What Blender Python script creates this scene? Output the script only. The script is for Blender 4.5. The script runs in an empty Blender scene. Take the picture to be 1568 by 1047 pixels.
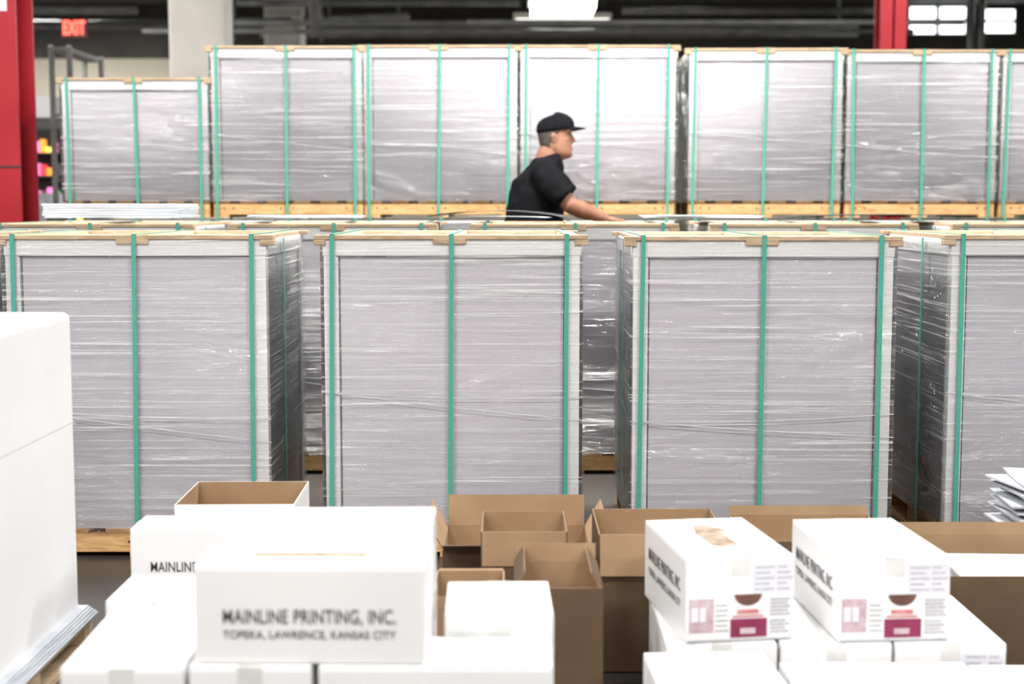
import bpy, bmesh, math, random
from mathutils import Vector, Matrix
random.seed(7)
S=bpy.context.scene
S.view_settings.view_transform='Standard'
COL=S.collection

# ------------------------------------------------------------------ materials
def new_mat(name):
    m=bpy.data.materials.new(name); m.use_nodes=True
    nt=m.node_tree; nt.nodes.clear()
    out=nt.nodes.new('ShaderNodeOutputMaterial')
    return m,nt,out
def nz(nt,scale=(1,1,1),nscale=5,detail=4,rnd=True,dist=0.0,rough=.5):
    tc=nt.nodes.new('ShaderNodeTexCoord'); mp=nt.nodes.new('ShaderNodeMapping')
    mp.inputs['Scale'].default_value=scale
    src=tc.outputs['Object']
    if rnd:
        oi=nt.nodes.new('ShaderNodeObjectInfo'); mu=nt.nodes.new('ShaderNodeMath'); mu.operation='MULTIPLY'
        nt.links.new(oi.outputs['Random'],mu.inputs[0]); mu.inputs[1].default_value=37
        ad=nt.nodes.new('ShaderNodeVectorMath'); ad.operation='ADD'
        nt.links.new(src,ad.inputs[0]); nt.links.new(mu.outputs[0],ad.inputs[1]); src=ad.outputs[0]
    nt.links.new(src,mp.inputs['Vector'])
    n=nt.nodes.new('ShaderNodeTexNoise'); n.inputs['Scale'].default_value=nscale
    n.inputs['Detail'].default_value=detail; n.inputs['Distortion'].default_value=dist
    n.inputs['Roughness'].default_value=rough
    nt.links.new(mp.outputs[0],n.inputs['Vector'])
    return n.outputs['Fac']
def ramp(nt,fac,stops):
    r=nt.nodes.new('ShaderNodeValToRGB'); e=r.color_ramp.elements
    while len(e)<len(stops): e.new(.5)
    for i,(p,c) in enumerate(stops):
        e[i].position=p; e[i].color=(c[0],c[1],c[2],1) if not isinstance(c,(int,float)) else (c,c,c,1)
    nt.links.new(fac,r.inputs['Fac']); return r.outputs['Color']
def pmat(name,c1,c2=None,scale=(1,1,1),ns=8,rough=.6,metal=0,bump=0,bdist=.002,spec=.5,detail=4,coat=0,lo=.35,hi=.65,dist=0):
    m,nt,out=new_mat(name)
    b=nt.nodes.new('ShaderNodeBsdfPrincipled')
    b.inputs['Roughness'].default_value=rough; b.inputs['Metallic'].default_value=metal
    b.inputs['Specular IOR Level'].default_value=spec; b.inputs['Coat Weight'].default_value=coat
    if c2 is None: c2=tuple(x*.93 for x in c1)
    f=nz(nt,scale,ns,detail,dist=dist)
    nt.links.new(ramp(nt,f,[(lo,c2),(hi,c1)]),b.inputs['Base Color'])
    if bump:
        bp=nt.nodes.new('ShaderNodeBump'); bp.inputs['Strength'].default_value=bump; bp.inputs['Distance'].default_value=bdist
        nt.links.new(f,bp.inputs['Height']); nt.links.new(bp.outputs[0],b.inputs['Normal'])
    nt.links.new(b.outputs[0],out.inputs[0]); return m
def emat(name,c,s):
    m,nt,out=new_mat(name); e=nt.nodes.new('ShaderNodeEmission')
    e.inputs[0].default_value=(*c,1); e.inputs[1].default_value=s
    nt.links.new(e.outputs[0],out.inputs[0]); return m

M={}
M['paper']=pmat('paper_sheet_edges',(.72,.70,.745),(.62,.60,.65),scale=(.6,.6,80),ns=4,rough=.8,lo=.3,hi=.7)
M['board']=pmat('white_edge_board',(.93,.93,.93),(.86,.86,.87),scale=(1,1,30),ns=5,rough=.6)
M['line']=pmat('painted_shadow_line',(.16,.14,.15),(.1,.1,.1),rough=.8)  # dark colour standing in for the shadow line around the paper face
M['wood']=pmat('raw_pine',(.80,.50,.23),(.54,.31,.12),scale=(2,14,14),ns=4,rough=.75,bump=.1,detail=6,dist=1.2)
M['woodd']=pmat('weathered_pine',(.60,.45,.30),(.40,.29,.18),scale=(2,14,14),ns=4,rough=.8,bump=.1,detail=6,dist=1.2)
M['nail']=pmat('nail_head',(.08,.05,.04),rough=.6)
M['strap']=pmat('green_plastic_strap',(.085,.42,.32),(.06,.34,.26),scale=(60,60,60),ns=3,rough=.35)
M['white']=pmat('white_carton_board',(.80,.80,.81),(.765,.765,.775),ns=3,rough=.55,bump=.05)
M['tape']=pmat('carton_tape',(.72,.72,.71),(.62,.62,.60),ns=14,rough=.10,bump=.3,spec=.9)
M['torn']=pmat('torn_kraft',(.22,.15,.09),(.42,.34,.27),ns=22,rough=.8)
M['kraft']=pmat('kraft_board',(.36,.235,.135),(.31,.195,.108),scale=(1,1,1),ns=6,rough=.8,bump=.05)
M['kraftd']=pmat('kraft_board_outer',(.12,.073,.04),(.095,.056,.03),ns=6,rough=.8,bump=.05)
M['ink']=pmat('black_print',(.03,.03,.035),(.05,.05,.05),ns=30,rough=.6)
M['greyink']=pmat('grey_print',(.36,.36,.39),(.52,.52,.54),scale=(1,1,4),ns=60,rough=.6)
M['pink']=pmat('pink_print',(.44,.30,.34),(.56,.45,.49),ns=40,rough=.6)
M['magenta']=pmat('magenta_print',(.25,.018,.08),(.20,.013,.06),ns=20,rough=.5)
M['brownink']=pmat('brown_print',(.10,.035,.025),(.16,.07,.045),ns=20,rough=.5)
M['redink']=pmat('red_print',(.5,.1,.11),(.6,.26,.26),ns=30,rough=.5)
M['label']=pmat('label_paper',(.70,.70,.76),(.64,.64,.70),ns=10,rough=.5)
M['sheets']=pmat('loose_paper',(.62,.64,.68),(.40,.44,.49),scale=(1,1,60),ns=5,rough=.6)
M['dark']=pmat('dark_plastic_sheet',(.05,.055,.06),(.09,.095,.1),ns=4,rough=.25)
M['red']=pmat('red_column_paint',(.42,.018,.03),(.36,.012,.022),ns=3,rough=.45)
M['colw']=pmat('white_column_paint',(.66,.63,.58),(.58,.55,.50),ns=2,rough=.7)
M['pipe']=pmat('galvanised_pipe',(.26,.265,.25),(.16,.165,.16),ns=4,rough=.5)
M['steel']=pmat('grey_steel',(.12,.125,.12),(.08,.085,.08),ns=5,rough=.5,metal=.3)
M['skin']=pmat('skin',(.36,.175,.11),(.29,.13,.08),ns=18,rough=.55)
M['lip']=pmat('lips',(.24,.09,.07),ns=18,rough=.5)
M['hair']=pmat('short_hair',(.09,.075,.065),(.045,.036,.03),ns=60,rough=.9,bump=.3)
M['black']=pmat('black_cotton',(.010,.010,.012),(.006,.006,.008),ns=12,rough=.95,bump=.2,bdist=.01,spec=.12)
M['trouser']=pmat('dark_trouser',(.02,.022,.03),ns=12,rough=.9,spec=.2)
M['shoe']=pmat('black_shoe',(.02,.018,.015),ns=12,rough=.5)
M['eye']=pmat('eye_white',(.35,.32,.30),ns=12,rough=.3)
M['truck']=pmat('truck_paint',(.5,.2,.03),(.42,.16,.02),ns=5,rough=.4)
M['rubber']=pmat('rubber',(.02,.02,.02),ns=8,rough=.8)
M['film2']=pmat('rolled_film_edge',(.74,.73,.76),(.56,.55,.58),scale=(1,1,1),ns=6,rough=.3)

def film_mat():
    m,nt,out=new_mat('stretch_film')
    f1=nz(nt,(.45,.45,20),3.2,5,dist=.6,rough=.6)
    f2=nz(nt,(1.0,1.0,3.5),2.0,3,dist=1.2)
    patch=ramp(nt,nz(nt,(1,1,1.8),1.4,2),[(.40,.25),(.56,1.0)])
    mul=nt.nodes.new('ShaderNodeMath'); mul.operation='MULTIPLY'
    nt.links.new(f1,mul.inputs[0]); nt.links.new(patch,mul.inputs[1])
    add=nt.nodes.new('ShaderNodeMath'); add.operation='MULTIPLY_ADD'; add.inputs[1].default_value=2.2
    nt.links.new(f2,add.inputs[0]); nt.links.new(mul.outputs[0],add.inputs[2])
    bp=nt.nodes.new('ShaderNodeBump'); bp.inputs['Strength'].default_value=1.0; bp.inputs['Distance'].default_value=.026
    nt.links.new(add.outputs[0],bp.inputs['Height'])
    gl=nt.nodes.new('ShaderNodeBsdfGlossy'); gl.inputs['Roughness'].default_value=.12
    nt.links.new(bp.outputs[0],gl.inputs['Normal'])
    tr=nt.nodes.new('ShaderNodeBsdfTransparent'); tr.inputs[0].default_value=(1,1,1,1)
    fr=nt.nodes.new('ShaderNodeFresnel'); fr.inputs[0].default_value=1.35
    ma=nt.nodes.new('ShaderNodeMath'); ma.operation='MULTIPLY_ADD'; ma.inputs[1].default_value=.9; ma.inputs[2].default_value=.075
    nt.links.new(fr.outputs[0],ma.inputs[0])
    mx=nt.nodes.new('ShaderNodeMixShader'); nt.links.new(ma.outputs[0],mx.inputs[0])
    nt.links.new(tr.outputs[0],mx.inputs[1]); nt.links.new(gl.outputs[0],mx.inputs[2])
    f3=nz(nt,(.4,.4,30),3.0,5,dist=.6,rough=.65)
    m3=nt.nodes.new('ShaderNodeMath'); m3.operation='MULTIPLY'
    nt.links.new(ramp(nt,f3,[(.54,0.0),(.68,.6)]),m3.inputs[0]); nt.links.new(patch,m3.inputs[1])
    df=nt.nodes.new('ShaderNodeBsdfDiffuse'); df.inputs[0].default_value=(.97,.97,.97,1)
    mx2=nt.nodes.new('ShaderNodeMixShader'); nt.links.new(m3.outputs[0],mx2.inputs[0])
    nt.links.new(mx.outputs[0],mx2.inputs[1]); nt.links.new(df.outputs[0],mx2.inputs[2])
    nt.links.new(mx2.outputs[0],out.inputs[0]); return m
M['film']=film_mat()

# ------------------------------------------------------------------ mesh builder
class MB:
    def __init__(s): s.bm=bmesh.new(); s.mats=[]
    def mi(s,k):
        if k not in s.mats: s.mats.append(k)
        return s.mats.index(k)
    def box(s,x0,x1,y0,y1,z0,z1,k,bev=0,mtx=None,seg=1):
        b=bmesh.new(); bmesh.ops.create_cube(b,size=1)
        for v in b.verts:
            v.co=Vector(((x0+x1)/2+v.co.x*(x1-x0),(y0+y1)/2+v.co.y*(y1-y0),(z0+z1)/2+v.co.z*(z1-z0)))
        if bev: bmesh.ops.bevel(b,geom=b.edges[:],offset=bev,segments=seg,affect='EDGES',profile=.5)
        s.merge(b,k,mtx,smooth=False)
    def cyl(s,p0,p1,r,k,n=12,r2=None):
        p0=Vector(p0);p1=Vector(p1);d=p1-p0
        b=bmesh.new(); bmesh.ops.create_cone(b,cap_ends=True,segments=n,radius1=r,radius2=r if r2 is None else r2,depth=d.length)
        q=Vector((0,0,1)).rotation_difference(d.normalized()).to_matrix().to_4x4()
        s.merge(b,k,Matrix.Translation((p0+p1)/2)@q,smooth=n>8)
    def sph(s,c,r,k,seg=16):
        b=bmesh.new(); bmesh.ops.create_uvsphere(b,u_segments=seg,v_segments=seg//2+2,radius=1)
        if isinstance(r,(int,float)): r=(r,r,r)
        s.merge(b,k,Matrix.Translation(c)@Matrix.Diagonal((*r,1)),smooth=True)
    def poly(s,pts,k,th=None,smooth=False):
        vs=[s.bm.verts.new(p) for p in pts]; f=s.bm.faces.new(vs); f.material_index=s.mi(k); f.smooth=smooth
    def merge(s,b,k,mtx=None,smooth=False):
        i=s.mi(k); mp={}
        for v in b.verts:
            mp[v]=s.bm.verts.new(mtx@v.co if mtx is not None else v.co)
        for f in b.faces:
            try:
                nf=s.bm.faces.new([mp[v] for v in f.verts]); nf.material_index=i; nf.smooth=smooth
            except ValueError: pass
        b.free()
    def loft(s,rings,k,n=16,smooth=True):
        i=s.mi(k); prev=None; first=None
        for c,u,v in rings:
            c=Vector(c);u=Vector(u);v=Vector(v)
            r=[s.bm.verts.new(c+u*math.cos(2*math.pi*j/n)+v*math.sin(2*math.pi*j/n)) for j in range(n)]
            if prev:
                for j in range(n):
                    f=s.bm.faces.new([prev[j],prev[(j+1)%n],r[(j+1)%n],r[j]]); f.material_index=i; f.smooth=smooth
            else: first=r
            prev=r
        f=s.bm.faces.new(first[::-1]); f.material_index=i
        f=s.bm.faces.new(prev); f.material_index=i
    def tube(s,pts,rad,k,n=12,ends=True):
        pts=[Vector(p) for p in pts]; rings=[]
        ref=Vector((0,1,0))
        for i,p in enumerate(pts):
            d=(pts[min(i+1,len(pts)-1)]-pts[max(i-1,0)]).normalized()
            r0=Vector((1,0,0)) if abs(d.dot(ref))>.9 else ref
            u=d.cross(r0).normalized(); v=d.cross(u).normalized()
            r=rad[i]
            if ends and i==0: rings.append((p-d*r*.7,u*r*.5,v*r*.5))
            rings.append((p,u*r,v*r))
            if ends and i==len(pts)-1: rings.append((p+d*r*.7,u*r*.5,v*r*.5))
        s.loft(rings,k,n)
    def obj(s,name,loc=(0,0,0),yaw=0,parent=None,after=None):
        bmesh.ops.recalc_face_normals(s.bm,faces=s.bm.faces[:])
        if after: after(s)
        me=bpy.data.meshes.new(name); s.bm.to_mesh(me); s.bm.free()
        for k in s.mats: me.materials.append(M[k])
        o=bpy.data.objects.new(name,me); COL.objects.link(o)
        o.location=loc; o.rotation_euler=(0,0,yaw)
        if parent: o.parent=parent
        return o
def empty(name,loc=(0,0,0),yaw=0):
    e=bpy.data.objects.new(name,None); COL.objects.link(e); e.location=loc; e.rotation_euler=(0,0,yaw); e.empty_display_size=.1
    return e

# ------------------------------------------------------------------ room
def simple(name,x0,x1,y0,y1,z0,z1,k):
    b=MB(); b.box(x0,x1,y0,y1,z0,z1,k); return b.obj(name)
M['floor']=pmat('polished_concrete',(.085,.075,.068),(.055,.05,.046),ns=1.5,rough=.35,detail=8)
M['wallc']=pmat('cream_wall',(.56,.52,.42),(.50,.46,.37),ns=1,rough=.8)
M['walld']=pmat('dark_upper_wall',(.08,.074,.064),(.05,.047,.042),ns=1,rough=.9)
M['walls']=pmat('grey_wall',(.45,.44,.42),(.4,.39,.37),ns=1,rough=.9)
M['ceil']=pmat('dark_deck_ceiling',(.12,.12,.11),(.08,.08,.075),ns=2,rough=.9)
XL,XR,YF,YB,ZC=-12,14,-6,28,5.2
simple('floor',XL,XR,YF,YB,-.1,0,'floor')
simple('ceiling',XL,XR,YF,YB,ZC,ZC+.1,'ceil')
b=MB(); b.box(XL,XR,YB,YB+.15,0,4.17,'wallc'); b.box(XL,XR,YB,YB+.15,4.17,ZC,'walld'); b.obj('wall_back')
simple('wall_left',XL-.15,XL,YF,YB,0,ZC,'walls')
simple('wall_right',XR,XR+.15,YF,YB,0,ZC,'walls')
simple('wall_front',XL,XR,YF-.15,YF,0,ZC,'walls')
M['glow']=emat('daylight_pane',(.93,.97,1.0),3.5)
def window(name,x0,x1,z0,z1,nx,nz_):
    b=MB(); b.box(x0,x1,YB-.03,YB-.02,z0,z1,'glow')
    b.box(x0-.05,x1+.05,YB-.06,YB,z0-.05,z0,'steel'); b.box(x0-.05,x1+.05,YB-.06,YB,z1,z1+.05,'steel')
    for i in range(nx+1):
        x=x0+(x1-x0)*i/nx; b.box(x-.035,x+.035,YB-.06,YB-.01,z0,z1,'steel')
    for i in range(1,nz_):
        z=z0+(z1-z0)*i/nz_; b.box(x0,x1,YB-.06,YB-.01,z-.03,z+.03,'steel')
    b.obj(name)
window('window_1',7.65,8.8,4.64,5.15,2,2)
window('window_2',9.1,9.75,4.66,5.1,1,2)

b=MB()
for (y,z,r,x0,x1) in [(18,3.60,.035,-3.6,2.4),(18,3.50,.03,-4.6,5.0),(18.4,3.90,.04,-3.5,.1),(23,4.20,.07,-10,5.5),(23,4.04,.04,-4,5.5),(16,3.36,.03,-.5,5),(17,3.62,.05,-11,-4.4),(21,4.15,.05,1.6,5.5)]:
    b.cyl((x0,y,z),(x1,y,z),r,'pipe')
for x in (-3.5,-2.4,4.6):
    b.cyl((x,18.2,3.4),(x,18.2,ZC),.02,'pipe'); b.cyl((x+.6,23,4.0),(x+.6,23,ZC),.02,'pipe')
b.cyl((-3.4,18,3.60),(-1.6,22,4.2),.06,'pipe'); b.cyl((-2.35,17.5,3.40),(-2.5,17.5,4.4),.07,'pipe')
for x in (6.35,6.5,8.1,9.9): b.cyl((x,20,2.0),(x,20,ZC-.001),.045,'pipe')
b.obj('ceiling_pipework')
b=MB()
for y in (4,9,14):
    b.box(XL,XR,y-.08,y+.08,ZC-.05,ZC,'steel'); b.box(XL,XR,y-.08,y+.08,ZC-.5,ZC-.45,'steel')
    x=XL; k=0
    while x<XR-.5:
        z0,z1=(ZC-.45,ZC-.05) if k%2==0 else (ZC-.05,ZC-.45)
        b.cyl((x,y,z0),(x+.5,y,z1),.02,'steel',6); x+=.5; k+=1
b.obj('ceiling_truss')

def column(name,x0,x1,y0,y1,k,flange=False):
    b=MB()
    if flange:
        b.box(x0,x1,y0,y0+.02,0,ZC-.001,k); b.box(x0,x1,y1-.02,y1,0,ZC-.001,k); b.box((x0+x1)/2-.01,(x0+x1)/2+.01,y0,y1,0,ZC-.001,k)
        b.box(x0-.05,x1+.05,y0-.05,y1+.05,0,.02,k); b.box(x0-.004,x1+.004,y0-.005,y0,1.60,1.612,'ink')
        b.box((x0+x1)/2+.05,(x0+x1)/2+.13,y0-.004,y0,2.62,2.80,'label')
    else:
        b.box(x0,x1,y0,y1,0,ZC-.001,k,.02); b.box(x0-.04,x1+.04,y0-.04,y1+.04,0,.12,k)
    return b.obj(name)
column('red_steel_column',-3.63,-3.26,9.5,9.85,'red',True)
column('red_steel_column',3.57,3.82,14,14.25,'red',True)
column('concrete_column',-3.09,-2.6,13,13.48,'colw')
column('concrete_column',-3.26,-2.78,19,19.48,'colw')

M['exitg']=emat('exit_letters_red',(1.0,.11,.07),5.0)
M['exith']=pmat('exit_housing',(.24,.03,.03),rough=.5)
e=empty('exit_sign',(-6.06,20,3.66))
b=MB(); b.box(-.18,.18,0,.06,0,.24,'exith',.01); b.cyl((0,.03,.24),(0,.03,ZC-3.661),.012,'steel'); b.obj('housing',parent=e)
def text(s,mat,width,loc,rot,parent,name='printed_text',off=.0,height=None,shear=0):
    cu=bpy.data.curves.new(name,'FONT'); cu.body=s; cu.align_x='CENTER'; cu.align_y='CENTER'; cu.offset=off; cu.size=1; cu.extrude=.0; cu.shear=shear; cu.space_character=1.05
    o=bpy.data.objects.new(name,cu); COL.objects.link(o); cu.materials.append(M[mat])
    bpy.context.view_layer.update(); d=o.dimensions
    sx=width/d.x; sy=sx if height is None else height/d.y
    o.scale=(sx,sy,1); o.location=loc; o.rotation_euler=rot; o.parent=parent; return o
text('EXIT','exitg',.30,(0,-.003,.12),(math.pi/2,0,0),e,'letters',.02,.19)

M['diff']=emat('lamp_diffuser',(1.0,.97,.90),9.0)
M['beamglow']=emat('lit_beam_glow',(1.0,.97,.88),2.2)  # emission that imitates glow on lit pipes and beam
def fixture(x,y,z,p,sx=1.3,sy=.5,col=(1,.98,.95),dz=.05,dk='diff'):
    e=empty('fluorescent_fixture',(x,y,z))
    b=MB(); b.box(-sx/2-.03,sx/2+.03,-sy/2-.03,sy/2+.03,.02,.10,'colw',.01)
    b.box(-sx/2+.01,sx/2-.01,-sy/2+.01,sy/2-.01,.02-dz,.02,dk,.01)
    for k in (-.45,.45): b.cyl((k*sx,0,.1),(k*sx,0,ZC-z),.008,'steel',6)
    b.obj('housing',parent=e)
    l=bpy.data.lights.new('tubes','AREA'); l.shape='RECTANGLE'; l.size=sx; l.size_y=sy; l.energy=p; l.color=col
    o=bpy.data.objects.new('tubes',l); COL.objects.link(o); o.parent=e; o.location=(0,0,.01-dz)
for (x,y,p) in [(-4,-3.5,170),(0,-3.5,170),(4,-3.5,170),(-1.9,1.0,160),(1.9,1.0,160),(-4.5,2.6,150),(4.5,2.6,150),(-3,6.9,180),(.5,6.9,290),(4,6.9,190),(0.5,12,160),(-5,12,160),(5,13,160),(-7,17,240)]:  # row behind camera and next pair: unseen, added to light pallet fronts and film
    fixture(x,y,4.4,p)
fixture(.67,19.2,4.0,260,.85,1.0,dz=.13); fixture(-8,24.5,4.95,460); fixture(9,22.5,4.95,140); fixture(2.5,23.5,4.95,140)  # lamps after the first: added above the view to brighten the back wall
fixture(.72,20.9,3.98,40,1.35,.5,dz=.05,dk='beamglow')  # added dim lamp standing in for the glow on lit pipes and beam

# ------------------------------------------------------------------ pallets
def skid(b,w,d,h=.11,k='wood'):
    for y in (-d/2,-.04,d/2-.08): b.box(-w/2,w/2,y,y+.08,.018,h-.018,k,.003)
    for x in (-w/2,-.05,w/2-.1): b.box(x,x+.1,-d/2,d/2,0,.018,k)
    n=6
    for i in range(n):
        x=-w/2+(w-.11)*i/(n-1); b.box(x,x+.11,-d/2,d/2,h-.018,h,k,.002)
    for x in (-.42,-.36,-.05,.03,.38,.43):
        b.cyl((x,-d/2-.002,h*.55),(x,-d/2+.01,h*.55),.006,'nail',8)
def pallet(x0,x1,yf,z,h,d=.95,yaw=0,k='wood',lid=True,fold=None,fold2=None):
    w=x1-x0; b=MB(); skid(b,w,d,.11,k)
    W=w/2; D=d/2; t=h-.02
    b.box(-W+.012,W-.012,-D+.012,D-.012,.11,t-.006,'paper')
    for sx in (-1,1):
        for sy in (-1,1):
            xa,xb=sorted((sx*W,sx*(W-.055))); ya,yb=sorted((sy*D,sy*(D-.006)))
            b.box(xa,xb,ya,yb,.112,t-.055,'board',.001)
            xa,xb=sorted((sx*W,sx*(W-.006))); ya,yb=sorted((sy*(D-.0061),sy*(D-.055)))
            b.box(xa,xb,ya,yb,.112,t-.055,'board',.001)
    b.box(-W-.004,W+.004,-D-.004,D+.004,t-.062,t,'board',.003)
    b.box(-W+.05,W-.05,-D-.001,-D+.012,t-.066,t-.062,'line')  # dark strips paint the shade under the cap and beside corner boards
    for s_ in (-1,1):
        xa=s_*(W-.060); b.box(xa-.0015,xa+.0015,-D+.008,-D+.0125,.115,t-.065,'line')
    if lid:
        b.box(-W-.035,W+.03,-D-.016,-D+.06,t,t+.017,'woodd',.002)
        b.box(-W-.03,W+.035,D-.05,D+.01,t,t+.017,'woodd',.002)
        for x in (-W,W-.06,-.03): b.box(x,x+.06,-D+.06,D-.05,t,t+.017,'woodd',.002)
        b.box(-.07,.055,-D-.017,-D+.03,t-.018,t+.0185,'woodd',.003)
        b.box(W-.02,W+.033,-D-.016,-D+.03,t-.022,t,'woodd',.003)
        b.box(-W-.035,-W+.01,-D-.016,-D+.03,t-.022,t,'woodd',.003)
    sh=random.uniform(-.01,.01)
    for i,x in enumerate((-W+.035,0,W-.05)):
        dx=sh+random.uniform(-.008,.008); a=.0085
        for y,o in ((-D-.019,-1),(D+.018,1)):
            y2=y+o*.0015
            p=[(x+dx-a,y,.0),(x+dx+a,y,.0),(x+a,y,t+.021),(x-a,y,t+.021)]
            q=[(px,y2,pz) for px,_,pz in p]
            for f in ([p[0],p[1],p[2],p[3]],[q[0],q[1],q[2],q[3]],[p[0],q[0],q[3],p[3]],[p[1],q[1],q[2],p[2]]): b.poly(f,'strap')
        b.box(x-a,x+a,-D-.0205,D+.0195,t+.019,t+.0205,'strap')
    for x in (-W-.018,W+.018): b.box(x-.001,x+.001,-.15,-.132,0,t+.0,'strap')
    e=.012; z0=.10; z1=t-.001
    X,Y=W+e,D+e
    za=fold or .50+random.uniform(-.04,.06); zb=fold2 or za+random.uniform(-.04,.03)
    for dz,a_,c_ in ((0,za,zb),(-.06,za,zb-.03)):
        N=16; pts=[]
        for i in range(N+1):
            f=i/N; pts.append((-X+2*X*f,-Y-.0008,a_+(c_-a_)*f-.012*math.sin(math.pi*f)+dz*f*(.5+.5*f)))
        r=.0016
        b.tube(pts,[r+.0006*math.sin(i*2.1) for i in range(N+1)],'film2',6)
    def film(s):   # faces made after normals are recalculated so that they all point outwards
        i=s.mi('film'); c=[(-X,-Y),(X,-Y),(X,Y),(-X,Y)]
        lo=[s.bm.verts.new((*p,z0)) for p in c]; hi=[s.bm.verts.new((*p,z1)) for p in c]
        for j in range(4):
            f=s.bm.faces.new([lo[j],lo[(j+1)%4],hi[(j+1)%4],hi[j]]); f.material_index=i
    b.obj('shrink_wrapped_paper_pallet',((x0+x1)/2,yf+D,z),yaw,after=film)
pallet(-3.1,-2.12,5.4,0,1.245,k='wood')
pallet(-1.925,-.938,5.4,0,1.245,k='wood',yaw=.006,fold=.58,fold2=.54)
pallet(-.715,.257,5.4,0,1.245,fold=.645,fold2=.625)
pallet(.468,1.452,5.4,0,1.24,yaw=-.012,fold=.53,fold2=.56)
pallet(1.676,2.65,5.42,0,1.245,fold=.64,fold2=.62)
for x in (-2.58,-1.37,-.17,1.02,2.22): pallet(x,x+.97,7.1,0,1.265,d=.93,k='wood')
tops=[(-2.94,-1.99,.91),(-1.965,-.98,1.115),(-.966,.035,1.12),(.055,1.065,1.12),(1.17,2.165,1.10),(2.185,3.17,1.09),(3.205,4.2,1.09)]
for i,(a,c,h) in enumerate(tops):
    pallet(a,c,9.4,0,1.27,k='woodd',lid=False)
    pallet(a,c,9.4,1.272,h,yaw=[0,.004,-.006,.005,-.02,.006,0][i])

b=MB()
for i in range(6):
    dx=random.uniform(-.012,.012); b.box(-.345+dx,.345+dx,-.25,.25,.012*i,.012*i+.011,'sheets' if i<5 else 'label',.002)
b.obj('flat_board_stack',(-2.05,7.55,1.289))
def curled(name,x0,x1,y0,y1,z,hgt,k):
    b=MB(); n=20; th=.004
    for j in range(2):
        prev=None
        for i in range(n+1):
            f=i/n; x=x0+(x1-x0)*f; zz=z+hgt*math.sin(math.pi*f)**.7+j*th
            cur=(b.bm.verts.new((x,y0,zz)),b.bm.verts.new((x+.05,y1,zz)))
            if prev:
                fc=b.bm.faces.new([prev[0],prev[1],cur[1],cur[0]]); fc.material_index=b.mi(k); fc.smooth=True
            prev=cur
    b.obj(name)
curled('curled_plastic_sheet',-.46,.26,7.45,7.9,1.287,.034,'dark')
curled('curled_plastic_sheet',-.44,.16,7.25,7.43,1.287,.006,'sheets')
curled('curled_plastic_sheet',1.45,2.60,7.5,7.9,1.287,.014,'dark')
for (x,y,yw) in ((-1.1,7.6,.1),(1.0,7.6,-.05)):
    b=MB()
    for i in range(3): b.box(-.3,.3,-.2,.2,.004*i,.004*i+.0035,'sheets',mtx=Matrix.Rotation(.06*i,4,'Z'))
    b.obj('loose_sheet_pile',(x,y,1.288),yw)

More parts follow.
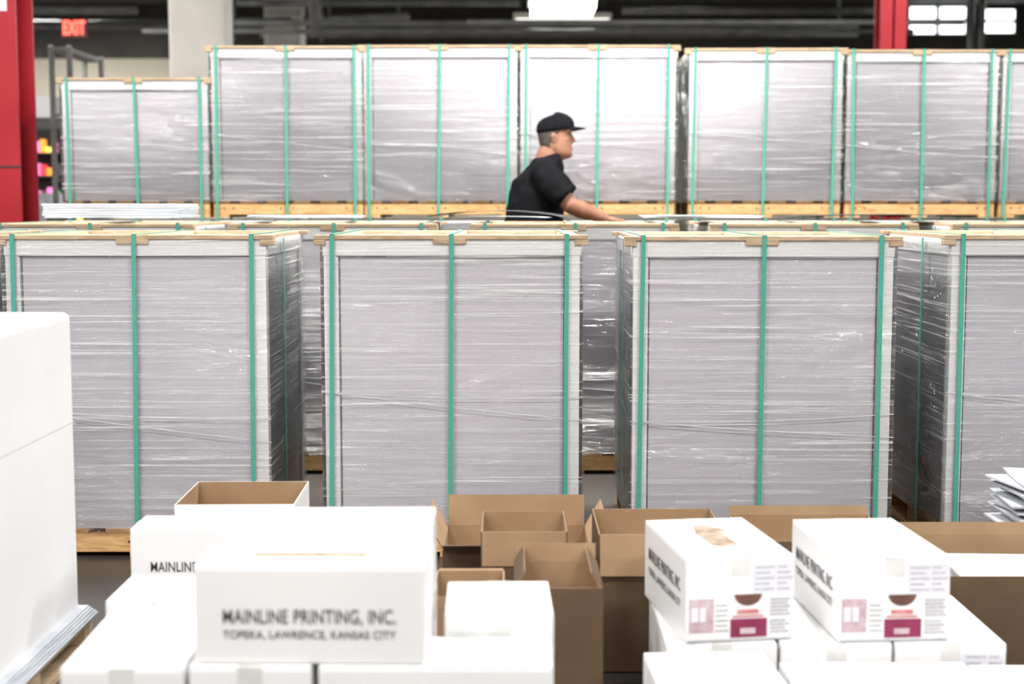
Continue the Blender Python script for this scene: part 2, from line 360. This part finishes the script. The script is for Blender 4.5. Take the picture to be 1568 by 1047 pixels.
# ------------------------------------------------------------------ cartons
def carton(x0,x1,y0,y1,z0,h,yaw=0,along='x',tape=True,txt=None,torn=False,labels=False,name='white_cardboard_carton',tapek='tape'):
    w=x1-x0; d=y1-y0; W=w/2-.002; D=d/2-.002
    e=empty(name,((x0+x1)/2,(y0+y1)/2,z0),yaw)
    b=MB(); b.box(-W,W,-D,D,0,h-.004,'white',.005,seg=2)
    if along=='x':
        b.box(-W+.001,W-.001,-D+.001,-.0025,h-.0055,h-.0008,'white',.0018,seg=2); b.box(-W+.001,W-.001,.0025,D-.001,h-.0055,h-.0008,'white',.0018,seg=2)
        if tape:
            tw=.018 if tapek=='torn' else .025
            b.box(-W*(.55 if tapek=='torn' else 1),W*(.45 if tapek=='torn' else 1),-tw,tw,h-.0008,h,tapek)
            if tapek!='torn':
                for s_ in (-1,1): xa,xb=sorted((s_*(W+.0006),s_*(W-.001))); b.box(xa,xb,-.025,.025,h-.07,h-.0006,tapek)
    else:
        b.box(-W+.001,-.0025,-D+.001,D-.001,h-.0055,h-.0008,'white',.0018,seg=2); b.box(.0025,W-.001,-D+.001,D-.001,h-.0055,h-.0008,'white',.0018,seg=2)
        if tape:
            b.box(-.025,.025,-D,D,h-.0008,h,tapek)
            for s_ in (-1,1): ya,yb=sorted((s_*(D+.0006),s_*(D-.001))); b.box(-.025,.025,ya,yb,h-.05,h-.0006,tapek)
    if torn:
        pts=[(-.035,-.10),(-.01,-.12),(.035,-.10),(.03,.0),(.045,.08),(.0,.12),(-.03,.11),(-.045,.03)]
        b.poly([(p[0],p[1]+.01,h+.0006) for p in pts],'torn')
    if labels:
        y=-D-.0008
        def q(xa,xb,za,zb,k): b.box(xa,xb,y,y+.0007,za,zb,k)
        q(.03,W-.006,h*.56,h*.92,'label')
        y-=.0002
        for i in range(5):
            q(.038,.038+.05-.012*(i%2),h*(.86-.065*i),h*(.885-.065*i),'greyink'); q(.095,.12+.008*(i%3),h*(.86-.065*i),h*(.885-.065*i),'greyink')
        y=-D-.0009
        q(-W+.008,-W+.072,h*.12,h*.52,'pink'); y-=.0003
        q(-W+.014,-W+.032,h*.25,h*.42,'label'); q(-W+.036,-W+.052,h*.25,h*.42,'label')
        q(-.025,.07,h*.05,h*.27,'magenta'); y-=.0003
        q(-.0,.04,h*.09,h*.16,'pink')
        for i in range(5): q(.078,W-.01-.006*(i%2),h*(.30+.045*i),h*(.325+.045*i),'greyink')
        q(-.02,.06,h*.29,h*.31,'redink'); q(-.008,.048,h*.33,h*.38,'redink')
        for i in range(4): q(.078,W-.012-.01*(i%2),h*(.09+.045*i),h*(.115+.045*i),'greyink')
        q(-W+.006,W-.006,h*.02,h*.035,'greyink')
        for i in range(6): q(-.064,-.03-.004*(i%2),h*(.13+.06*i),h*(.15+.06*i),'greyink')
        cx=.02; cz=h*.56; r=.036
        pts=[(cx+r*math.cos(a),y,cz+r*.8*math.sin(a)) for a in [math.pi+math.pi*i/14 for i in range(15)]]
        b.poly(pts,'brownink')
    b.obj('carton_body',parent=e)
    if txt=='front':
        L=w*.745
        text('MAINLINE PRINTING, INC.','ink',L,(.0,-D-.0012,h*.48),(math.pi/2,0,0),e,off=.013,height=.034)
        text('TOPEKA, LAWRENCE, KANSAS CITY','ink',L,(.0,-D-.0012,h*.30),(math.pi/2,0,0),e,off=.013,height=.0195)
    if txt=='side':
        text('MAINLINE PRINTING, INC.','ink',d*.76,(-W-.0012,.0,h*.62),(math.pi/2,0,-math.pi/2),e,off=.013,height=.040)
        text('TOPEKA, LAWRENCE, KANSAS CITY','ink',d*.76,(-W-.0012,.0,h*.40),(math.pi/2,0,-math.pi/2),e,off=.013,height=.024)
    return e
h1=.216
A=.217
carton(-.914,-.66,2.77,3.22,0,h1,along='y'); carton(-.657,-.397,2.78,3.23,0,h1,along='y')
carton(-.394,.082,2.78,2.985,0,h1); carton(-.155,.09,3.0,3.28,0,h1,along='y')
carton(-.667,-.184,3.25,3.45,0,h1); carton(-.96,-.69,3.24,3.50,0,h1,along='y'); carton(-1.097,-.627,4.0,4.19,0,h1)
carton(-1.03,-.65,4.21,4.62,0,h1,along='y')
carton(-.914,-.665,2.77,3.22,A,h1,along='y',yaw=.03)
carton(-.650,-.40,2.78,3.23,A,h1,along='y',yaw=-.01)
carton(-.392,.084,2.78,2.985,A,h1)
carton(-.150,.09,3.0,3.28,A,.258,along='y',yaw=.02)
carton(-.667,-.184,3.25,3.45,A,h1)
carton(-.955,-.695,3.255,3.50,A,h1,along='y')
carton(-1.097,-.627,4.0,4.185,A,h1,txt='front')
carton(-.640,-.172,2.79,2.985,A*2,.203,yaw=-.015,txt='front',tapek='torn')
carton(-.662,-.184,3.25,3.45,A*2,.182,yaw=.01)
for x in (.385,.673,.96): carton(x,x+.283,3.475,3.93,0,.261,along='y',labels=(x>.9))
carton(.40,.685,3.49,3.94,.262,.216,along='y',yaw=.14,txt='side',labels=True,torn=True)
carton(.80,1.09,3.49,3.94,.262,.216,along='y',yaw=.07,txt='side',labels=True)
carton(.33,.63,2.95,3.40,0,.267,along='y',yaw=.05)
carton(.66,1.12,3.15,3.44,0,.228); carton(1.13,1.50,3.0,3.44,0,.22)

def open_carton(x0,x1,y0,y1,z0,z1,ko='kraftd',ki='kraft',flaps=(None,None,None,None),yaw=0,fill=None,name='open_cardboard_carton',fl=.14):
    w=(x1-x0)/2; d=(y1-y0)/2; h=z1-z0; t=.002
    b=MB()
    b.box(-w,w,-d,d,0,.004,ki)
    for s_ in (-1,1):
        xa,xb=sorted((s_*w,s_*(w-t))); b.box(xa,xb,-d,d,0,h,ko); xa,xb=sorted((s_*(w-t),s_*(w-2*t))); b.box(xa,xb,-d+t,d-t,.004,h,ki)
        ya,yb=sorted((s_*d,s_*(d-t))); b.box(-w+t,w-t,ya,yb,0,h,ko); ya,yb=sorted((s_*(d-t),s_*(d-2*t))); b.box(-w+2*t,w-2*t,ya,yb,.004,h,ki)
    specs=[(0,w,d),(math.pi/2,d,w),(math.pi,w,d),(-math.pi/2,d,w)]
    for (rot,hw,off),an in zip(specs,flaps):
        if an is None: continue
        m=Matrix.Rotation(rot,4,'Z')@Matrix.Translation((0,-off+t,h))@Matrix.Rotation(math.radians(an),4,'X')
        b.box(-hw+.004,hw-.004,-t,0,0,fl,ko,mtx=m); b.box(-hw+.004,hw-.004,0,t,0,fl,ki,mtx=m)
    if fill:
        for i in range(fill):
            a=random.uniform(-.08,.08); zb=h-.155+.012*i
            b.box(-w*.75,w*.8,-d*.75,d*.55,zb,zb+.011,'sheets',mtx=Matrix.Rotation(a,4,'Z'))
        b.box(-w*.75,w*.7,-d*.65,d*.65,.004,h-.155,'sheets')
    b.obj(name,((x0+x1)/2,(y0+y1)/2,z0),yaw)
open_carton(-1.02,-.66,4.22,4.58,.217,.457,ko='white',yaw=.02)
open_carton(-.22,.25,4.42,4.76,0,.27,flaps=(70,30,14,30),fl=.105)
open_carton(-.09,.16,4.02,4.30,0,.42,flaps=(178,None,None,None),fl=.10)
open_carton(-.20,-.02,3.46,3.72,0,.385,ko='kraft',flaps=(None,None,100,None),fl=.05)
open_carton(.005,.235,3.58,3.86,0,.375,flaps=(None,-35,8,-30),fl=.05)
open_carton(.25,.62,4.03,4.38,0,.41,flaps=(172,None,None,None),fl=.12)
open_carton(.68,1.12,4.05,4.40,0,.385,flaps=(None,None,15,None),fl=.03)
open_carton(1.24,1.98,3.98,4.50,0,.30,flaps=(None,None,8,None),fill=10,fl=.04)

b=MB(); skid(b,.6,.4,.11,'woodd')
b.box(-.28,.28,-.18,.18,.11,.27,'sheets')
z=.27
for i in range(14):
    m=Matrix.Translation((random.uniform(-.03,.03),random.uniform(-.02,.02),z))@Matrix.Rotation(random.uniform(-.2,.2),4,'Z')@Matrix.Rotation(random.uniform(-.03,.03),4,'Y')
    b.box(-.27,.27,-.16,.16,0,.007,'sheets' if i%3 else 'label',mtx=m); z+=.0115
b.obj('loose_paper_stack',(1.97,4.78,0))

b=MB(); skid(b,1.0,1.05,.09,'woodd')
b.box(-.47,.47,-.5,.5,.10,1.035,'white',.022,seg=4)
b.box(-.4705,.4705,-.5005,.5005,.70,.702,'greyink'); b.box(-.49,.49,-.52,.52,.09,.10,'kraft')
for i in range(5): b.box(-.50+.004*i,.52-.006*i,-.53,.52-.004*i,.102+.006*i,.106+.006*i,'sheets')
b.obj('white_wrapped_paper_stack',(-1.80,3.78,0))

# ------------------------------------------------------------------ background left
e=empty('vending_machine',(-5.15,15.2,0))
b=MB(); b.box(-.65,.65,0,.8,0,2.27,'steel',.02); b.box(-.6,.6,-.02,0,.6,2.15,'rubber'); b.obj('cabinet',parent=e)
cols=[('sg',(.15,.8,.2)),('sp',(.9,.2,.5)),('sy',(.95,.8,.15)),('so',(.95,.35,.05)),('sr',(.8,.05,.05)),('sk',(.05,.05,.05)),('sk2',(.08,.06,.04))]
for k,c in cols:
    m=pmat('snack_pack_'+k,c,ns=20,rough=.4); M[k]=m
    bs=[n for n in m.node_tree.nodes if n.type=='BSDF_PRINCIPLED'][0]; bs.inputs['Emission Color'].default_value=(*c,1); bs.inputs['Emission Strength'].default_value=1.2  # packs emit their own colour in place of display lighting in the cabinet
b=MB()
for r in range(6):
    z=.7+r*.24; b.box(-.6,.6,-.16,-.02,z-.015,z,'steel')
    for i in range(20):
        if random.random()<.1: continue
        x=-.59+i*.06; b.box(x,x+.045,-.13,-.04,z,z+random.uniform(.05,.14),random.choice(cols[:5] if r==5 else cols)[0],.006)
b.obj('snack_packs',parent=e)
b=MB(); b.box(-.35,.25,.1,.5,2.27,2.50,'white',.01); b.obj('white_box',(-5.1,15.2,0))
b=MB()
for x in (-3.83,-3.68):
    b.box(x-.02,x+.02,11.98,12.02,0,2.67,'pipe',.004); b.box(x-.02,x+.02,12.9,12.94,0,2.67,'pipe',.004)
for i in range(10): b.box(-3.83,-3.68,11.99,12.01,.2+.27*i,.22+.27*i,'pipe')
for z in (.4,1.3,2.62): b.box(-3.83,-3.68,12,12.92,z,z+.04,'pipe')
b.obj('steel_rack_frame')
b=MB(); skid(b,.9,.8,.11,'woodd'); z=.11
for i in range(28):
    a=random.uniform(-.04,.04); b.box(-.42,.42,-.36,.36,z,z+.046,random.choice(['sheets','label','greyink']),mtx=Matrix.Rotation(a,4,'Z')); z+=.048
b.obj('printed_sheet_stack',(-4.35,12.4,0))

# ------------------------------------------------------------------ man on rider pallet truck
MY=8.70
man=empty('man',(0,MY,0))
def remeshed(b,name,vox,sm):
    o=b.obj(name,parent=man)
    r=o.modifiers.new('r','REMESH'); r.mode='VOXEL'; r.voxel_size=vox; r.use_smooth_shade=True
    s_=o.modifiers.new('s','SMOOTH'); s_.iterations=sm; s_.factor=.5
    return o
b=MB()
b.tube([(.195,0,1.59),(.220,0,1.65),(.250,0,1.72)],[.066,.073,.068],'skin',16)
b.loft([((.17,0,1.40),(.06,0,0),(0,.10,0)),((.19,0,1.57),(.055,0,0),(0,.10,0))],'skin')
for s_ in (-1,1):
    fx=.0 if s_<0 else .03
    sh=(.20,s_*.175,1.53); el=(.345+fx*.5,s_*.245,1.352); wr=(.565,s_*.165,1.268)
    mid=[(sh[i]+el[i])/2 for i in range(3)]
    f1=[el[i]+(wr[i]-el[i])*.3 for i in range(3)]; f2=[el[i]+(wr[i]-el[i])*.7 for i in range(3)]
    b.tube([sh,mid,el,f1,f2,wr],[.050,.055,.051,.054,.039,.029],'skin',16)
    yc=s_*.155
    b.loft([((.55,yc+s_*.006,1.27),(0,0,.020),(0,.026,0)),((.585,yc,1.268),(.0,0,.019),(0,.036,0)),((.62,yc,1.264),(0,0,.017),(0,.043,0)),((.648,yc,1.258),(0,0,.014),(0,.043,0))],'skin')
    for i,(L,r) in enumerate(((.92,.0095),(1.0,.0098),(.96,.0092),(.8,.008))):
        y=yc+(-s_)*(.033-.0225*i)
        b.tube([(.625,y,1.262),(.650,y,1.262),(.650+.032*L,y,1.254),(.650+.048*L,y,1.228),(.650+.034*L,y,1.204)],[r,r*1.05,r,r*.93,r*.8],'skin',10)
    yt=yc-s_*.036
    b.tube([(.585,yt,1.262),(.607,yt-s_*.016,1.245),(.634,yt-s_*.014,1.222),(.656,yt-s_*.006,1.203)],[.014,.012,.0105,.0085],'skin',10)
remeshed(b,'arms_hands_and_neck',.005,3)
b=MB()
tor=[(.98,.07,.155,.20),(1.05,.08,.170,.215),(1.15,.108,.185,.22),(1.25,.132,.185,.215),(1.33,.140,.178,.21),(1.42,.147,.168,.213),(1.50,.160,.153,.215),(1.56,.176,.135,.208),(1.60,.190,.112,.172),(1.632,.203,.094,.122),(1.648,.207,.087,.096)]
b.loft([((cx,0,z),(rx,0,.25*rx if z>1.5 else 0),(0,ry,0)) for z,cx,rx,ry in tor],'black',28)
for s_ in (-1,1):
    b.tube([(.175,s_*.12,1.585),(.185,s_*.185,1.55),(.25,s_*.222,1.475),(.325,s_*.243,1.400)],[.07,.088,.092,.084],'black',20,ends=False)
o=remeshed(b,'t_shirt',.008,6)
tx=bpy.data.textures.new('cloth_folds','CLOUDS'); tx.noise_scale=.11; tx.noise_depth=1
dm=o.modifiers.new('folds','DISPLACE'); dm.texture=tx; dm.strength=.022; dm.mid_level=.5; dm.texture_coords='LOCAL'
b=MB()
b.loft([((.06,0,1.10),(.12,0,0),(0,.17,0)),((.05,0,1.0),(.13,0,0),(0,.18,0)),((.05,0,.93),(.11,0,0),(0,.16,0))],'trouser',20)
for s_ in (-1,1):
    b.tube([(.05,s_*.09,.97),(.09,s_*.10,.80),(.115,s_*.10,.63),(.07,s_*.10,.45),(.03,s_*.10,.27)],[.10,.085,.068,.062,.055],'trouser',16)
remeshed(b,'trousers',.012,4)
b=MB()
for s_ in (-1,1):
    b.loft([((-.05,s_*.1,.235),(0,0,.045),(0,.032,0)),((.03,s_*.1,.245),(0,0,.06),(0,.042,0)),((.12,s_*.1,.225),(0,0,.042),(0,.046,0)),((.2,s_*.1,.213),(0,0,.03),(0,.04,0)),((.235,s_*.1,.205),(0,0,.018),(0,.025,0))],'shoe')
b.obj('shoes',parent=man)
b=MB()
prof=[(1.632,.290,.340,.032),(1.644,.250,.358,.053),(1.665,.215,.366,.068),(1.69,.188,.364,.075),(1.715,.175,.362,.077),(1.745,.168,.360,.078),(1.775,.163,.356,.077),(1.80,.162,.362,.076),(1.83,.166,.358,.076),(1.86,.182,.342,.068),(1.875,.20,.32,.055),(1.884,.235,.285,.025)]
def pint(z):
    z=max(z,1.632)
    for i in range(len(prof)-1):
        if prof[i][0]<=z<=prof[i+1][0]:
            f=(z-prof[i][0])/(prof[i+1][0]-prof[i][0]); return [prof[i][j]+(prof[i+1][j]-prof[i][j])*f for j in range(1,4)]
    return prof[-1][1:]
rings=[]
for r in range(30):
    z=1.632+.252*r/29; xb,xf,hw=pint(min(z,1.8839)); rings.append((((xb+xf)/2,0,z),((xf-xb)/2,0,0),(0,hw,0)))
b.loft(rings,'skin',40)
b.loft([((.352,0,1.785),(.010,0,0),(0,.009,0)),((.362,0,1.765),(.012,0,0),(0,.011,0)),((.368,0,1.748),(.016,0,0),(0,.014,0)),((.367,0,1.735),(.018,0,0),(0,.018,0)),((.360,0,1.727),(.012,0,0),(0,.014,0))],'skin',12)
for s_ in (-1,1):
    b.sph((.359,s_*.013,1.734),(.011,.009,.008),'skin')
    b.sph((.335,s_*.034,1.799),(.026,.028,.010),'skin')
    b.sph((.310,s_*.036,1.745),(.036,.030,.026),'skin')
    b.sph((.285,s_*.038,1.685),(.062,.034,.042),'skin')
    b.sph((.252,s_*.079,1.757),(.020,.007,.032),'skin'); b.sph((.246,s_*.088,1.768),(.012,.006,.020),'skin')
b.sph((.352,0,1.697),(.018,.026,.008),'skin'); b.sph((.350,0,1.681),(.017,.022,.008),'skin'); b.sph((.343,0,1.655),(.024,.028,.018),'skin')
b.sph((.280,0,1.650),(.060,.055,.030),'skin')
remeshed(b,'head',.004,5)
b=MB()
for s_ in (-1,1):
    b.sph((.338,s_*.032,1.776),(.011,.013,.008),'eye'); b.sph((.3470,s_*.033,1.776),(.0035,.005,.005),'black')
    b.tube([(.364,s_*.014,1.803),(.359,s_*.036,1.807),(.344,s_*.056,1.800)],[.003,.0045,.002],'hair',6)
    b.tube([(.353,s_*.018,1.781),(.350,s_*.034,1.785),(.338,s_*.048,1.780)],[.002,.003,.002],'skin',6)
b.tube([(.350,-.024,1.688),(.367,-.010,1.689),(.367,.010,1.689),(.350,.024,1.688)],[.0015,.003,.003,.0015],'lip',6)
b.obj('face_details',parent=man)
b=MB(); mi=b.mi('hair'); prev=None
for r in range(15):
    z=1.685+.14*r/14; xb,xf,hw=pint(z); cx=(xb+xf)/2; rx=(xf-xb)/2; ring=[]
    lim=math.pi-(1.10+.30*min(1,max(0,(z-1.72)/.04))+.42*min(1,max(0,(z-1.770)/.02)))
    for j in range(29):
        t=lim+(2*math.pi-2*lim)*j/28; k=1.0+.045*(min(1,(z-1.680)/.03))
        ring.append(b.bm.verts.new((cx+rx*k*math.cos(t),hw*k*math.sin(t),z)))
    if prev:
        for j in range(28):
            f=b.bm.faces.new([prev[j],prev[j+1],ring[j+1],ring[j]]); f.material_index=mi; f.smooth=True
    prev=ring
o=b.obj('hair',parent=man); so=o.modifiers.new('so','SOLIDIFY'); so.thickness=.006; so.offset=0
b=MB(); rings=[]
for z,xb,xf,hw in [(1.798,.150,.372,.086),(1.815,.147,.378,.089),(1.84,.149,.376,.087),(1.865,.160,.362,.079),(1.885,.183,.335,.064),(1.898,.215,.30,.042),(1.903,.245,.27,.015)]:
    rings.append((((xb+xf)/2,0,z),((xf-xb)/2,0,.012),(0,hw,0)))
b.loft(rings,'black',32); b.sph((.257,0,1.905),(.008,.008,.004),'black')
n=14
for lay in (0,1):
    rows=[]
    for i in range(6):
        f=i/5; row=[]
        for j in range(n+1):
            a=-1+2*j/n
            x=.335+.030*(1-a*a)+ (.086*f)*(1-a*a*.75); y=a*.078*(1-.12*f); z=1.824-.018*a*a-.010*f+lay*.004
            row.append(b.bm.verts.new((x,y,z)))
        rows.append(row)
    for i in range(5):
        for j in range(n):
            fc=b.bm.faces.new([rows[i][j],rows[i][j+1],rows[i+1][j+1],rows[i+1][j]]); fc.material_index=b.mi('black'); fc.smooth=True
b.obj('baseball_cap',parent=man)

b=MB()
b.box(-.32,.42,-.27,.27,.05,.18,'truck',.015,seg=2); b.box(-.30,.40,-.25,.25,.18,.188,'rubber')
b.box(.46,.95,-.30,.30,.08,.92,'truck',.04,seg=3); b.box(.42,.5,-.27,.27,.05,.18,'truck')
b.box(.95,2.0,-.26,-.10,.05,.11,'steel',.01); b.box(.95,2.0,.10,.26,.05,.11,'steel',.01)
b.cyl((.78,0,.9),(.70,0,1.20),.03,'rubber'); b.cyl((.705,0,1.20),(.668,0,1.225),.02,'rubber')
b.cyl((.668,-.22,1.228),(.668,.22,1.228),.014,'rubber')
for x in (-.15,.7):
    for y in (-.2,.2): b.cyl((x,y-.03,.06),(x,y+.03,.06),.06,'rubber',20)
b.obj('rider_pallet_truck',(0,MY,0))

# ------------------------------------------------------------------ world & camera
w=bpy.data.worlds.new('world'); S.world=w; w.use_nodes=True
w.node_tree.nodes['Background'].inputs[0].default_value=(.8,.85,.9,1); w.node_tree.nodes['Background'].inputs[1].default_value=.3
cam=bpy.data.cameras.new('camera'); co=bpy.data.objects.new('camera',cam); COL.objects.link(co)
cam.lens=50; cam.sensor_width=36; co.location=(0,0,1.357); co.rotation_euler=(math.radians(90-5.52),0,0)
cam.dof.use_dof=True; cam.dof.focus_distance=5.35; cam.dof.aperture_fstop=2.0
cam.clip_end=200
S.camera=co
